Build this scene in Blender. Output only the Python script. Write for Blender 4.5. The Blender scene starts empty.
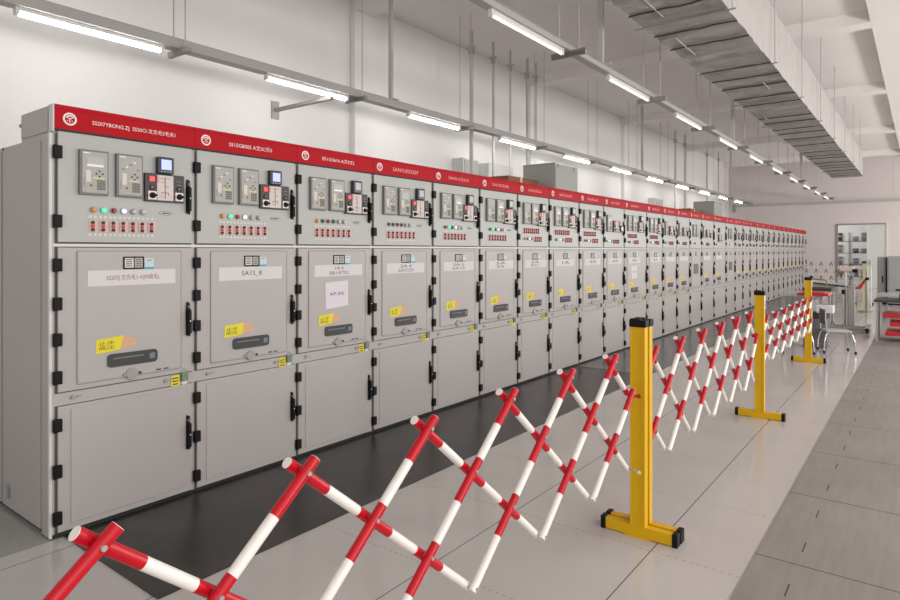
import bpy, bmesh, math, random
from mathutils import Vector, Matrix
random.seed(7)
COL = bpy.context.scene.collection
H_EYE = 1.527; FPX = 620.0; YAW = math.atan((923-450)/FPX)
PI = math.pi

# ---------------------------------------------------------------- materials
MATS = {}
def mat(name, col, rough=.5, metal=0.0, emit=0.0, emcol=None, noise=0.0, nscale=6.0, bump=0.0, bscale=40.0, spec=.5, coat=0.0, alpha=1.0, trans=0.0):
    if name in MATS: return MATS[name]
    m = bpy.data.materials.new(name); m.use_nodes = True
    nt = m.node_tree; b = nt.nodes['Principled BSDF']
    c = (col[0], col[1], col[2], 1)
    b.inputs['Base Color'].default_value = c
    b.inputs['Roughness'].default_value = rough
    b.inputs['Metallic'].default_value = metal
    b.inputs['Specular IOR Level'].default_value = spec
    b.inputs['Coat Weight'].default_value = coat
    b.inputs['Alpha'].default_value = alpha
    b.inputs['Transmission Weight'].default_value = trans
    if emit > 0:
        e = emcol or col
        b.inputs['Emission Color'].default_value = (e[0], e[1], e[2], 1)
        b.inputs['Emission Strength'].default_value = emit
    if noise > 0 or bump > 0:
        tc = nt.nodes.new('ShaderNodeTexCoord')
        n = nt.nodes.new('ShaderNodeTexNoise'); n.inputs['Scale'].default_value = nscale; n.inputs['Detail'].default_value = 4
        nt.links.new(tc.outputs['Object'], n.inputs['Vector'])
        if noise > 0:
            mx = nt.nodes.new('ShaderNodeMix'); mx.data_type = 'RGBA'
            mx.inputs[6].default_value = tuple(max(0, v*(1-noise)) for v in col)+(1,)
            mx.inputs[7].default_value = tuple(min(1, v*(1+noise)) for v in col)+(1,)
            nt.links.new(n.outputs['Fac'], mx.inputs[0]); nt.links.new(mx.outputs[2], b.inputs['Base Color'])
        if bump > 0:
            n2 = nt.nodes.new('ShaderNodeTexNoise'); n2.inputs['Scale'].default_value = bscale; n2.inputs['Detail'].default_value = 5
            nt.links.new(tc.outputs['Object'], n2.inputs['Vector'])
            bp = nt.nodes.new('ShaderNodeBump'); bp.inputs['Strength'].default_value = bump; bp.inputs['Distance'].default_value = .01
            nt.links.new(n2.outputs['Fac'], bp.inputs['Height']); nt.links.new(bp.outputs['Normal'], b.inputs['Normal'])
    MATS[name] = m
    return m

CAB = mat('cabinet_paint', (.40,.377,.363), .42, noise=.03, nscale=1.5)
CABD = mat('cabinet_side_paint', (.40,.38,.367), .45, noise=.03, nscale=1.2)
CABL = mat('cabinet_ledge_paint', (.62,.605,.585), .4)
CABCTL = mat('control_door_paint', (.405,.415,.392), .42, noise=.02, nscale=2)
SEAM = mat('seam_grey', (.085,.09,.088), .6)
STRIPK = mat('strip_black', (.012,.012,.012), .6)
RED = mat('fascia_red', (.42,.001,.008), .6, spec=.2)
REDL = mat('fascia_lip', (.50,.008,.02), .55, spec=.25)
WHT = mat('print_white', (.85,.75,.72), .6)
PINKT = mat('print_pale_pink', (.78,.42,.40), .6)
BLK = mat('black_plastic', (.006,.005,.005), .55, spec=.2)
DGREY = mat('relay_bezel', (.165,.165,.16), .5)
RFACE = mat('relay_face', (.38,.375,.345), .55)
RSCR = mat('relay_screen', (.80,.80,.78), .3)
RSCRD = mat('relay_screen_off', (.42,.43,.42), .3)
KEYS = mat('key_green_grey', (.16,.17,.13), .6)
KEYY = mat('key_yellow', (.62,.60,.30), .6)
REDKEY = mat('key_red', (.55,.05,.05), .5)
NAVY = mat('meter_case', (.018,.025,.035), .4)
SCRB = mat('meter_screen_lit', (.25,.30,.75), .3, emit=.9, emcol=(.42,.47,.95))
SCRW = mat('meter_screen_grey', (.42,.44,.42), .25)
PANELK = mat('panel_charcoal', (.045,.04,.038), .5)
CARD = mat('diagram_card', (.62,.55,.52), .6)
CARDP = mat('diagram_pink', (.75,.30,.30), .6)
INK = mat('ink', (.04,.03,.035), .7)
INKP = mat('ink_purple', (.24,.03,.13), .7)
INKR = mat('ink_red', (.5,.08,.08), .7)
L_AMB = mat('lamp_amber', (.55,.20,.03), .3, emit=.15, emcol=(.9,.35,.05))
L_GRN = mat('lamp_green_lit', (.05,.6,.30), .3, emit=1.0, emcol=(.05,.85,.42))
L_GRD = mat('lamp_green_off', (.01,.10,.05), .3)
L_RED = mat('lamp_red', (.28,.01,.02), .3)
L_WHT = mat('lamp_white_lit', (.7,.7,.9), .3, emit=.7, emcol=(.85,.82,1))
L_CLR = mat('lamp_clear', (.42,.45,.44), .25)
SWRED = mat('link_plate_pink', (.66,.42,.39), .5)
STRIP = mat('label_strip', (.62,.60,.56), .6)
PAPER = mat('paper', (.62,.605,.60), .75, noise=.02)
PAPERW = mat('notice_paper', (.66,.615,.66), .75)
BLUE = mat('sticker_blue', (.02,.36,.50), .5)
STKW = mat('sticker_pale', (.52,.60,.64), .5)
YEL = mat('sticker_yellow', (.70,.60,.004), .5)
PEEL = mat('sticker_worn', (.62,.36,.22), .6, noise=.25, nscale=60)
SLOT = mat('slot_glass', (.045,.05,.052), .25)
LOCKG = mat('lock_metal', (.30,.30,.29), .4, metal=.3)
TAGG = mat('tag_green', (.14,.22,.16), .5, noise=.4, nscale=120)
PAPERR = mat('seal_paper', (.70,.62,.60), .7)
GRILLE = mat('grille_dark', (.10,.10,.095), .6)
YP = mat('barrier_yellow', (.66,.385,.002), .42, spec=.3, noise=.04, nscale=5)
BR = mat('barrier_red', (.50,.002,.012), .35, spec=.4)
BW = mat('barrier_white', (.80,.77,.72), .35, coat=.3)
STEEL = mat('galvanised', (.40,.39,.375), .45, metal=.35)
STEELD = mat('galvanised_dark', (.31,.30,.29), .5, metal=.2)
CHROME = mat('chrome', (.62,.61,.60), .22, metal=.9)
TRAY = mat('tray_paint', (.42,.405,.39), .5)
ROD = mat('hanger_rod', (.52,.50,.48), .5)
TUBE = mat('led_tube', (1,1,1), .4, emit=29, emcol=(1,.98,.95))
TUBE2 = mat('led_tube_low', (1,1,1), .4, emit=1.1, emcol=(1,.985,.96))
TUBEW = mat('led_housing', (.70,.69,.67), .4)
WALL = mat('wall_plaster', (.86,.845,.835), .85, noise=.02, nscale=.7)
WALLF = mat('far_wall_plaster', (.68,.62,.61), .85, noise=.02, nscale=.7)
CEIL = mat('ceiling_plaster', (.87,.83,.81), .9, noise=.03, nscale=.5)
BROWN = mat('brown_board', (.22,.10,.045), .7, noise=.2)
GBOX = mat('grey_box_paint', (.33,.335,.31), .5)
GBOXD = mat('grey_box_paint_dark', (.26,.26,.24), .5)
PALE = mat('pale_enclosure', (.66,.66,.65), .5)
DARK = mat('dark_matt', (.03,.028,.028), .7)
REDTOY = mat('red_plastic', (.50,.01,.02), .45)
TABLE = mat('table_grey', (.42,.42,.40), .4)
MESHG = mat('mesh_grey', (.13,.13,.14), .6)
SEATG = mat('seat_grey', (.42,.44,.42), .4)
EQ = mat('equipment_grey', (.30,.31,.30), .5)
BEIGE = mat('beige_plastic', (.60,.48,.43), .5)

# ---------------------------------------------------------------- mesh builder
class MB:
    def __init__(s): s.v=[]; s.f=[]; s.m=[]; s.sm=[]; s.mats=[]
    def mi(s, m):
        if m not in s.mats: s.mats.append(m)
        return s.mats.index(m)
    def add(s, vs, fs, m, smooth=False):
        o=len(s.v); k=s.mi(m); s.v += [tuple(v) for v in vs]
        for f in fs: s.f.append([o+i for i in f]); s.m.append(k); s.sm.append(smooth)
    def box(s, x0,x1,y0,y1,z0,z1, m, ch=0.0):
        if ch>0:   # chamfer all edges by building from scaled caps
            bm=bmesh.new(); bmesh.ops.create_cube(bm,size=1)
            for v in bm.verts: v.co=Vector((x0+(v.co.x+.5)*(x1-x0), y0+(v.co.y+.5)*(y1-y0), z0+(v.co.z+.5)*(z1-z0)))
            bmesh.ops.bevel(bm, geom=list(bm.edges), offset=ch, segments=2, affect='EDGES', profile=.6)
            bm.verts.index_update(); s.add([v.co.copy() for v in bm.verts], [[v.index for v in f.verts] for f in bm.faces], m); bm.free(); return s
        vs=[(x0,y0,z0),(x1,y0,z0),(x1,y1,z0),(x0,y1,z0),(x0,y0,z1),(x1,y0,z1),(x1,y1,z1),(x0,y1,z1)]
        s.add(vs, [(0,3,2,1),(4,5,6,7),(0,1,5,4),(1,2,6,5),(2,3,7,6),(3,0,4,7)], m); return s
    def cyl(s, p0, p1, r, m, n=12, r1=None, capm=None):
        p0=Vector(p0); p1=Vector(p1); d=(p1-p0).normalized(); r1 = r if r1 is None else r1
        a=d.orthogonal().normalized(); b=d.cross(a)
        ring=lambda p,rr:[p+a*rr*math.cos(2*PI*i/n)+b*rr*math.sin(2*PI*i/n) for i in range(n)]
        vs=ring(p0,r)+ring(p1,r1)
        s.add(vs,[(i,(i+1)%n,n+(i+1)%n,n+i) for i in range(n)],m,True)
        s.add(ring(p0,r),[tuple(reversed(range(n)))],capm or m); s.add(ring(p1,r1),[tuple(range(n))],capm or m); return s
    def tube(s, pts, r, m, n=8):
        for a,b in zip(pts[:-1],pts[1:]): s.cyl(a,b,r,m,n)
        return s
    def prism(s, pts, axis, a0, a1, m, smooth=False):
        def P(u,v,w): return {'x':(w,u,v),'y':(u,w,v),'z':(u,v,w)}[axis]
        n=len(pts); vs=[P(u,v,a0) for u,v in pts]+[P(u,v,a1) for u,v in pts]
        s.add(vs,[tuple(range(n)),tuple(range(2*n-1,n-1,-1))],m); s.add(vs,[(i,i+n,(i+1)%n+n,(i+1)%n) for i in range(n)],m,smooth); return s
    def mesh(s, name):
        me=bpy.data.meshes.new(name); me.from_pydata(s.v,[],s.f)
        for m in s.mats: me.materials.append(m)
        me.polygons.foreach_set('material_index', s.m); me.polygons.foreach_set('use_smooth', s.sm)
        me.update(); bm=bmesh.new(); bm.from_mesh(me); bmesh.ops.recalc_face_normals(bm, faces=bm.faces); bm.to_mesh(me); bm.free()
        return me
def link(name, me, parent=None, loc=(0,0,0), rz=0):
    o=bpy.data.objects.new(name, me); COL.objects.link(o); o.location=loc; o.rotation_euler=(0,0,rz)
    if parent: o.parent=parent
    return o
def tag(o, label=None, cat=None, group=None, kind=None):
    for k,v in (('label',label),('category',cat),('group',group),('kind',kind)):
        if v: o[k]=v
    return o
def empty(name, loc, label, cat, group=None, rz=0):
    o=link(name,None,None,loc,rz); o.empty_display_size=.1; return tag(o,label,cat,group)
def struct(name, mb, label=None, **k):
    o=link(name, mb.mesh(name), **k); o['kind']='structure'
    if label: o['label']=label
    return o
CACHE={}
def cached(key, fn):
    if key not in CACHE:
        mb=MB(); fn(mb); CACHE[key]=mb.mesh(str(key))
    return CACHE[key]
def text_mesh(s, w, h, m, cy, cz, x, key=None):
    """flat lettering on a face looking to +X, centred at (cy,cz), scaled to w by h"""
    cu=bpy.data.curves.new('lettering','FONT'); cu.body=s; cu.align_x='CENTER'; cu.resolution_u=2; cu.extrude=0
    o=bpy.data.objects.new('lettering',cu); COL.objects.link(o)
    bpy.context.view_layer.update()
    me=bpy.data.meshes.new_from_object(o.evaluated_get(bpy.context.evaluated_depsgraph_get()))
    bpy.data.objects.remove(o); 
    if not len(me.vertices): return me
    xs=[v.co.x for v in me.vertices]; ys=[v.co.y for v in me.vertices]
    sx=w/(max(xs)-min(xs)); sy=h/(max(ys)-min(ys)); mx=(max(xs)+min(xs))/2; my=(max(ys)+min(ys))/2
    for v in me.vertices: v.co=Vector((x,(v.co.x-mx)*sx+cy,(v.co.y-my)*sy+cz))
    me.materials.clear(); me.materials.append(m)
    return me

# ---------------------------------------------------------------- node surfaces
def floor_material():
    m=bpy.data.materials.new('polished_tile'); m.use_nodes=True; nt=m.node_tree; b=nt.nodes['Principled BSDF']; N=nt.nodes.new; L=nt.links.new
    geo=N('ShaderNodeNewGeometry'); sep=N('ShaderNodeSeparateXYZ'); L(geo.outputs['Position'],sep.inputs[0])
    def M(op,a,b_=None,c=None):
        n=N('ShaderNodeMath'); n.operation=op
        for i,v in enumerate((a,b_,c)):
            if v is None: continue
            if isinstance(v,(int,float)): n.inputs[i].default_value=v
            else: L(v,n.inputs[i])
        return n.outputs[0]
    def joint(s,off,pitch,w):
        d=M('ABSOLUTE',M('SUBTRACT',M('FRACT',M('DIVIDE',M('SUBTRACT',s,off-pitch/2),pitch)),.5))
        return M('LESS_THAN',d,w/pitch/2)
    jy=joint(sep.outputs[0],-1.10,.8,.006)
    jx=joint(sep.outputs[1],3.125,.8,.004)
    dot=M('GREATER_THAN',M('FRACT',M('MULTIPLY',sep.outputs[0],28)),.45)
    j=M('MAXIMUM',jy,M('MULTIPLY',M('MULTIPLY',jx,dot),.75))
    n=N('ShaderNodeTexNoise'); n.inputs['Scale'].default_value=1.3; n.inputs['Detail'].default_value=5; L(geo.outputs['Position'],n.inputs['Vector'])
    base=N('ShaderNodeMix'); base.data_type='RGBA'; base.inputs[6].default_value=(.44,.415,.40,1); base.inputs[7].default_value=(.55,.525,.508,1); L(n.outputs['Fac'],base.inputs[0])
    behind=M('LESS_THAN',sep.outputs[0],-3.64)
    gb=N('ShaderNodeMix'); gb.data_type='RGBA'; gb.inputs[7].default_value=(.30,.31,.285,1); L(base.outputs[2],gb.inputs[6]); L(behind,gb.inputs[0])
    mx=N('ShaderNodeMix'); mx.data_type='RGBA'; mx.inputs[7].default_value=(.13,.115,.11,1); L(gb.outputs[2],mx.inputs[6]); L(j,mx.inputs[0]); L(mx.outputs[2],b.inputs['Base Color'])
    sp=N('ShaderNodeTexNoise'); sp.inputs['Scale'].default_value=9; L(geo.outputs['Position'],sp.inputs['Vector'])
    r=M('ADD',M('MULTIPLY',sp.outputs['Fac'],.16),.06); L(r,b.inputs['Roughness'])
    b.inputs['Specular IOR Level'].default_value=.55
    return m
def board_material():
    m=bpy.data.materials.new('floor_board'); m.use_nodes=True; nt=m.node_tree; b=nt.nodes['Principled BSDF']; N=nt.nodes.new; L=nt.links.new
    geo=N('ShaderNodeNewGeometry'); sep=N('ShaderNodeSeparateXYZ'); L(geo.outputs['Position'],sep.inputs[0])
    def M(op,a,b_=None,c=None):
        n=N('ShaderNodeMath'); n.operation=op
        for i,v in enumerate((a,b_,c)):
            if v is None: continue
            if isinstance(v,(int,float)): n.inputs[i].default_value=v
            else: L(v,n.inputs[i])
        return n.outputs[0]
    def near(s,off,pitch,w):
        d=M('ABSOLUTE',M('SUBTRACT',M('FRACT',M('DIVIDE',M('SUBTRACT',s,off-pitch/2),pitch)),.5))
        return M('LESS_THAN',d,w/pitch/2)
    j=near(sep.outputs[1],3.41,1.0,.010)
    slot=M('MULTIPLY',near(sep.outputs[1],3.13,.503,.13),M('LESS_THAN',M('ABSOLUTE',M('SUBTRACT',sep.outputs[0],-.485)),.0035))
    j=M('MAXIMUM',M('MULTIPLY',j,.85),M('MULTIPLY',slot,1.0))
    mp=N('ShaderNodeMapping'); mp.inputs['Scale'].default_value=(14,1.3,1); L(geo.outputs['Position'],mp.inputs['Vector'])
    n=N('ShaderNodeTexNoise'); n.inputs['Scale'].default_value=2.2; n.inputs['Detail'].default_value=7; L(mp.outputs[0],n.inputs['Vector'])
    n2=N('ShaderNodeTexNoise'); n2.inputs['Scale'].default_value=1.6; L(geo.outputs['Position'],n2.inputs['Vector'])
    f=M('ADD',M('MULTIPLY',n.outputs['Fac'],.5),M('MULTIPLY',n2.outputs['Fac'],.5))
    base=N('ShaderNodeMix'); base.data_type='RGBA'; base.inputs[6].default_value=(.155,.142,.132,1); base.inputs[7].default_value=(.33,.305,.288,1); L(f,base.inputs[0])
    mx=N('ShaderNodeMix'); mx.data_type='RGBA'; mx.inputs[7].default_value=(.04,.035,.032,1); L(base.outputs[2],mx.inputs[6]); L(j,mx.inputs[0]); L(mx.outputs[2],b.inputs['Base Color'])
    b.inputs['Roughness'].default_value=.62
    return m
def mat_rubber(name,c0,c1,r):
    m=bpy.data.materials.new(name); m.use_nodes=True; nt=m.node_tree; b=nt.nodes['Principled BSDF']; N=nt.nodes.new; L=nt.links.new
    tc=N('ShaderNodeTexCoord'); n=N('ShaderNodeTexNoise'); n.inputs['Scale'].default_value=2.5; n.inputs['Detail'].default_value=9; n.inputs['Roughness'].default_value=.7; L(tc.outputs['Object'],n.inputs['Vector'])
    cr=N('ShaderNodeValToRGB'); cr.color_ramp.elements[0].position=.45; cr.color_ramp.elements[1].position=.78
    cr.color_ramp.elements[0].color=c0+(1,); cr.color_ramp.elements[1].color=c1+(1,); L(n.outputs['Fac'],cr.inputs[0]); L(cr.outputs[0],b.inputs['Base Color'])
    b.inputs['Roughness'].default_value=r
    return m
def foil_material():
    m=bpy.data.materials.new('duct_foil'); m.use_nodes=True; nt=m.node_tree; b=nt.nodes['Principled BSDF']; N=nt.nodes.new; L=nt.links.new
    tc=N('ShaderNodeTexCoord')
    n=N('ShaderNodeTexNoise'); n.inputs['Scale'].default_value=3.2; n.inputs['Detail'].default_value=9; n.inputs['Roughness'].default_value=.65; n.inputs['Distortion'].default_value=.6; L(tc.outputs['Object'],n.inputs['Vector'])
    mp=N('ShaderNodeMapping'); mp.inputs['Scale'].default_value=(.5,2.4,1); L(tc.outputs['Object'],mp.inputs['Vector'])
    v=N('ShaderNodeTexNoise'); v.inputs['Scale'].default_value=1.6; v.inputs['Detail'].default_value=3; L(mp.outputs[0],v.inputs['Vector'])
    cr=N('ShaderNodeValToRGB'); cr.color_ramp.elements[0].position=.30; cr.color_ramp.elements[1].position=.72
    cr.color_ramp.elements[0].color=(.22,.208,.20,1); cr.color_ramp.elements[1].color=(.60,.575,.555,1)
    ad=N('ShaderNodeMath'); ad.operation='ADD'; mu=N('ShaderNodeMath'); mu.operation='MULTIPLY'; mu.inputs[1].default_value=.5; mu2=N('ShaderNodeMath'); mu2.operation='MULTIPLY'; mu2.inputs[1].default_value=.5
    L(n.outputs['Fac'],mu.inputs[0]); L(v.outputs['Fac'],mu2.inputs[0]); L(mu.outputs[0],ad.inputs[0]); L(mu2.outputs[0],ad.inputs[1]); L(ad.outputs[0],cr.inputs[0]); L(cr.outputs[0],b.inputs['Base Color'])
    bp=N('ShaderNodeBump'); bp.inputs['Strength'].default_value=.9; bp.inputs['Distance'].default_value=.06; L(n.outputs['Fac'],bp.inputs['Height']); L(bp.outputs['Normal'],b.inputs['Normal'])
    b.inputs['Roughness'].default_value=.42; b.inputs['Metallic'].default_value=.25
    return m
TILE=floor_material(); BOARD=board_material(); FOIL=foil_material()
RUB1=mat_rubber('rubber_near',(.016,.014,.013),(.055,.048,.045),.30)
RUB2=mat_rubber('rubber_far_sheen',(.085,.078,.072),(.16,.15,.14),.25)  # far mat is paler: distant reflections are put into its base colour

# ================================================================ SETTING
XW=-7.0; YF=30.0; XR=7.0; YB=-5.0; ZC=5.40; ZB=5.2
struct('floor', MB().box(XW,-.67,YB,YF+5,-.1,0,TILE), 'pale polished floor tiles with thin dark joints')
struct('floor', MB().box(-.67,XR,YB,YF+5,-.1,.004,BOARD), 'matt grey-brown floor boards with lifting slots')
struct('ceiling', MB().box(XW-.2,XR,YB,YF+5,ZC,ZC+.2,CEIL))
struct('wall_left', MB().box(XW-.2,XW,YB,YF+5,-.1,ZC,WALL))
# far wall with a door opening X -2.78..-1.16
DX0,DX1,DH=-2.80,-1.16,2.57
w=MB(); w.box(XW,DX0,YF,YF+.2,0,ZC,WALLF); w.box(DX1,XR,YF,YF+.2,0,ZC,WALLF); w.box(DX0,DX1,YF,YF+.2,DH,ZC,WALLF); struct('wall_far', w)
w=MB(); w.box(XW,XR,YF+4.6,YF+4.8,0,ZC,WALL); struct('wall_back_room', w)
for i,y in enumerate((-4.1,1.4,6.85,12.2,17.55,23.6,29.25)):
    struct('trim_%d'%(i+1), MB().box(XW,XR,y-.17,y+.17 if i<6 else y+.17,ZB,ZC,CEIL), 'cross beam under the ceiling')
struct('trim_8', MB().box(-.67,1.2,YB,YF,ZB+.002,ZC,CEIL), 'long beam under the ceiling')
for i,y in enumerate((1.2,6.65,12.0,17.4,23.4)):
    struct('trim_%d'%(9+i), MB().box(XW,XW+.10,y,y+.55,0,ZB,WALL), 'wall pilaster')
struct('baseboard_far', MB().box(XW,DX0-.06,YF-.02,YF,0,.12,GBOX))
# door
dr=struct('door_1', MB().box(DX0-.07,DX0,YF-.03,YF+.1,0,DH+.05,GBOXD).box(DX1,DX1+.05,YF-.03,YF+.1,0,DH+.05,PALE).box(DX0,DX1,YF-.03,YF+.1,DH,DH+.05,GBOXD).box(-1.80,-1.74,YF-.02,YF+.06,0,DH,PALE), 'door frame in the far wall')
gl=mat('door_glass',(.90,.95,.93),.05,trans=1.0,alpha=.35)
o=struct('glass_pane', MB().box(DX0,-1.80,YF+.02,YF+.03,0,DH,gl), parent=dr)
o=struct('door_leaf', MB().box(-1.74,DX1,YF+.0,YF+.04,0,DH,mat('door_leaf_pale',(.62,.64,.60),.4)), parent=dr)
o=struct('door_handle', MB().box(-1.71,-1.68,YF-.05,YF,.95,1.15,STEEL), parent=dr)

# ================================================================ rubber mats
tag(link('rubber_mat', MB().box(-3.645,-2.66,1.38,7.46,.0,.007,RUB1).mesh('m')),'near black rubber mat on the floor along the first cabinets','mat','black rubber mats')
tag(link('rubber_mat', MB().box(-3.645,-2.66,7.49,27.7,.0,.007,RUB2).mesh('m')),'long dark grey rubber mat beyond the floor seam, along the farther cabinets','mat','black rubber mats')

# ================================================================ CABINETS
def front_x(x): return x
def k_relay(mb):       # .15 x .245, origin lower-left of face plane
    mb.box(-.002,.022,0,.15,0,.246,DGREY,.003); mb.box(.022,.024,.012,.142,.012,.236,RFACE)
    mb.box(.024,.0255,.016,.05,.225,.231,WHT)
    for i in range(4): mb.box(.024,.0255,.018,.024,.045+i*.012,.051+i*.012,REDKEY)
    mb.box(.024,.026,.03,.055,.07,.135,STRIP)
def k_screen(lit):
    def f(mb): mb.box(.0235,.026,.035,.12,.155,.205,RSCRD); mb.box(.026,.0265,.035,.12,.155,.168 if lit else .157,RSCR)
    return f
def k_ledgrid(mb):
    for r in range(4):
        for c in range(5): mb.box(.0235,.0255,.03+c*.021,.042+c*.021,.155+r*.014,.162+r*.014,RSCRD if (r*3+c)%4 else (RSCR if r%2 else DGREY))
def k_keys(mb):
    for r in range(4):
        for c in range(3): mb.box(.0235,.027,.088+c*.015,.100+c*.015,.03+r*.014,.041+r*.014,KEYS)
    for dy,dz in ((0,.015),(0,-.015),(.016,0),(-.016,0)): mb.box(.0235,.027,.100+dy-.004,.100+dy+.004,.118+dz-.004,.118+dz+.004,INK)
    mb.box(.0235,.027,.052,.060,.048,.056,INK); mb.box(.0235,.026,.065,.125,.09,.099,KEYY); mb.box(.0235,.027,.035,.042,.022,.032,KEYY)
def k_meter(mb):
    mb.box(-.002,.035,0,.10,0,.10,NAVY,.008)
    for i in range(4): mb.box(.035,.037,.016+i*.019,.026+i*.019,.008,.014,LOCKG)
def k_mscreen(m): return lambda mb: mb.box(.034,.0365,.02,.082,.024,.084,m)
def k_panel(mb):       # .242 x .168
    mb.box(-.002,.02,0,.242,0,.168,PANELK,.004)
    for i in range(3): mb.box(.02,.022,.195,.222,.128-i*.022,.133-i*.022,DGREY)
def k_card(mb):
    mb.box(.0195,.0215,.072,.172,.010,.160,CARD); mb.box(.0215,.022,.072,.084,.115,.155,CARDP)
    for a in ((.118,.122,.02,.15),(.098,.122,.118,.121),(.118,.142,.092,.095),(.10,.14,.055,.058),(.098,.101,.04,.058),(.139,.142,.04,.058),(.09,.155,.140,.1425),(.09,.112,.03,.0325)): mb.box(.0215,.0222,*a,INKR if a[0]<.1 else INK)
def k_knob(mb):
    mb.box(.019,.022,0,.05,0,.05,WHT); mb.cyl((.021,.025,.025),(.03,.025,.025),.018,BLK,14); mb.box(.03,.045,.005,.045,.019,.031,BLK,.003)
def k_ind(mb): mb.box(.019,.026,0,.032,0,.032,mat('indicator_red',(.8,.05,.05),.3,emit=.3,emcol=(1,.1,.1)),.003)
def k_dial(mb): mb.cyl((.019,0,0),(.024,0,0),.014,BLK,12); mb.cyl((.024,0,0),(.026,0,0),.008,DGREY,12)
def k_lamp(m):
    def f(mb): mb.cyl((-.001,0,0),(.008,0,0),.0175,STEELD,14); mb.cyl((.008,0,0),(.022,0,0),.0145,m,14,r1=.010)
    return f
def k_switch(mb):
    mb.box(-.001,.003,-.022,.022,-.032,.032,SWRED)
    for z in (-.02,0,.02): mb.cyl((.002,-.004,z),(.014,-.004,z),.0085,INK if z else REDKEY,8)
    mb.box(.003,.006,-.008,.007,-.030,.030,mat('link_red',(.40,.20,.18),.5))
def k_strip(w): return lambda mb: [mb.box(-.001,.002,i*.0265,i*.0265+.017,0,.014,STRIP) for i in range(int(w/.0265))]
def k_oval(mb):
    mb.prism([(.041+.041*math.cos(a),.011*math.sin(a)*1.1) for a in [2*PI*i/20 for i in range(20)]],'x',-.001,.002,INK)
    mb.prism([(.041+.037*math.cos(a),.009*math.sin(a)*1.1) for a in [2*PI*i/20 for i in range(20)]],'x',.002,.003,STRIP)
    for i in range(5): mb.box(.003,.0038,.018+i*.010,.025+i*.010,-.005,.005,INK)
def k_hinge(mb):
    mb.box(-.006,.020,-.020,.020,-.034,.034,BLK,.004); mb.cyl((.012,-.014,-.036),(.012,-.014,.036),.008,BLK,8)
def k_handle(mb):
    pts=[(-.013,-.10),(.010,-.108),(.014,-.06),(.012,.03),(.008,.10),(-.008,.108),(-.014,.04)]
    mb.prism(pts,'x',0,.012,BLK)
    mb.box(.012,.034,-.011,.009,-.09,.06,BLK,.005); mb.cyl((.011,0,.078),(.022,0,.078),.009,DGREY,10); mb.cyl((.033,-.001,-.01),(.036,-.001,-.01),.004,WHT,8)
def k_nameplate(mb):
    mb.box(-.001,.004,0,.118,0,.072,BLK,.006); mb.box(.004,.0045,.008,.058,.008,.064,STRIP); mb.box(.004,.0045,.064,.110,.008,.064,LOCKG)
    for i in range(4): mb.box(.0045,.005,.014,.050,.016+i*.012,.021+i*.012,INK); mb.box(.0045,.005,.070,.104,.016+i*.012,.020+i*.012,INK)
def k_qrst(mb): mb.box(-.001,.002,0,.055,0,.064,STKW); mb.box(.002,.003,0,.055,0,.012,BLUE); mb.box(.002,.0025,.014,.042,.05,.054,INK)
def k_paper(mb): mb.box(-.001,.0015,0,.50,0,.088,PAPER)
def k_notice(mb): mb.prism([(0,0),(.235,.018),(.232,.215),(-.004,.205)],'x',-.001,.003,PAPERW)
def k_yel(mb):
    mb.prism([(0,0),(.135,.012),(.15,.09),(.003,.078)],'x',-.001,.002,YEL); mb.prism([(.135,.012),(.20,.022),(.235,.045),(.20,.075),(.15,.09)],'x',-.001,.0022,PEEL)
def k_slot(mb):
    n=8; r=.022; W=.285; Hh=.075; pts=[]
    for cx,cz,a0 in ((W-r,Hh-r,0),(r,Hh-r,PI/2),(r,r,PI),(W-r,r,1.5*PI)):
        pts+=[(cx+r*math.cos(a0+PI/2*i/n),cz+r*math.sin(a0+PI/2*i/n)) for i in range(n+1)]
    mb.prism(pts,'x',-.001,.008,SLOT)
    mb.box(.008,.010,.03,.20,.045,.052,DGREY); mb.box(.008,.011,.235,.268,.022,.055,DGREY)
def k_lock(mb):
    mb.cyl((-.001,0,0),(.008,0,0),.033,LOCKG,16); mb.box(-.001,.006,-.05,.05,-.009,.009,LOCKG); mb.cyl((.006,.045,0),(.010,.045,0),.008,INK,8); mb.cyl((.006,-.045,0),(.010,-.045,0),.006,STEELD,8)
def k_mini(mb): mb.box(-.001,.001,0,.03,0,.008,INK); mb.box(-.001,.001,.045,.075,0,.008,INK)
def k_tag(mb):
    mb.prism([(0,0),(.058,.006),(.055,.075),(.002,.07)],'x',.012,.015,YEL)
    for i in range(3): mb.box(.015,.0155,.01,.045,.015+i*.018,.022+i*.018,INK)
def k_padlock(mb): mb.box(.008,.03,.062,.105,.03,.085,TAGG,.006); mb.tube([(.02,.068,.08),(.02,.075,.105),(.02,.092,.105),(.02,.10,.08)],.005,STEEL,6)
def k_seal(mb): mb.prism([(.07,-.05),(.10,-.055),(.108,.03),(.075,.03)],'x',.008,.011,PAPERR); [mb.box(.011,.0115,.078,.098,-.04+i*.018,-.033+i*.018,INKR) for i in range(3)]
def k_stud(mb): mb.cyl((-.001,0,0),(.01,0,0),.012,STEELD,10); mb.box(-.001,.006,.018,.045,-.004,.004,LOCKG)
def k_grille(mb):
    mb.box(-.001,.006,0,.30,0,.20,DGREY)
    for i in range(9): mb.box(.006,.012,.01,.29,.012+i*.021,.022+i*.021,GRILLE)
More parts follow.
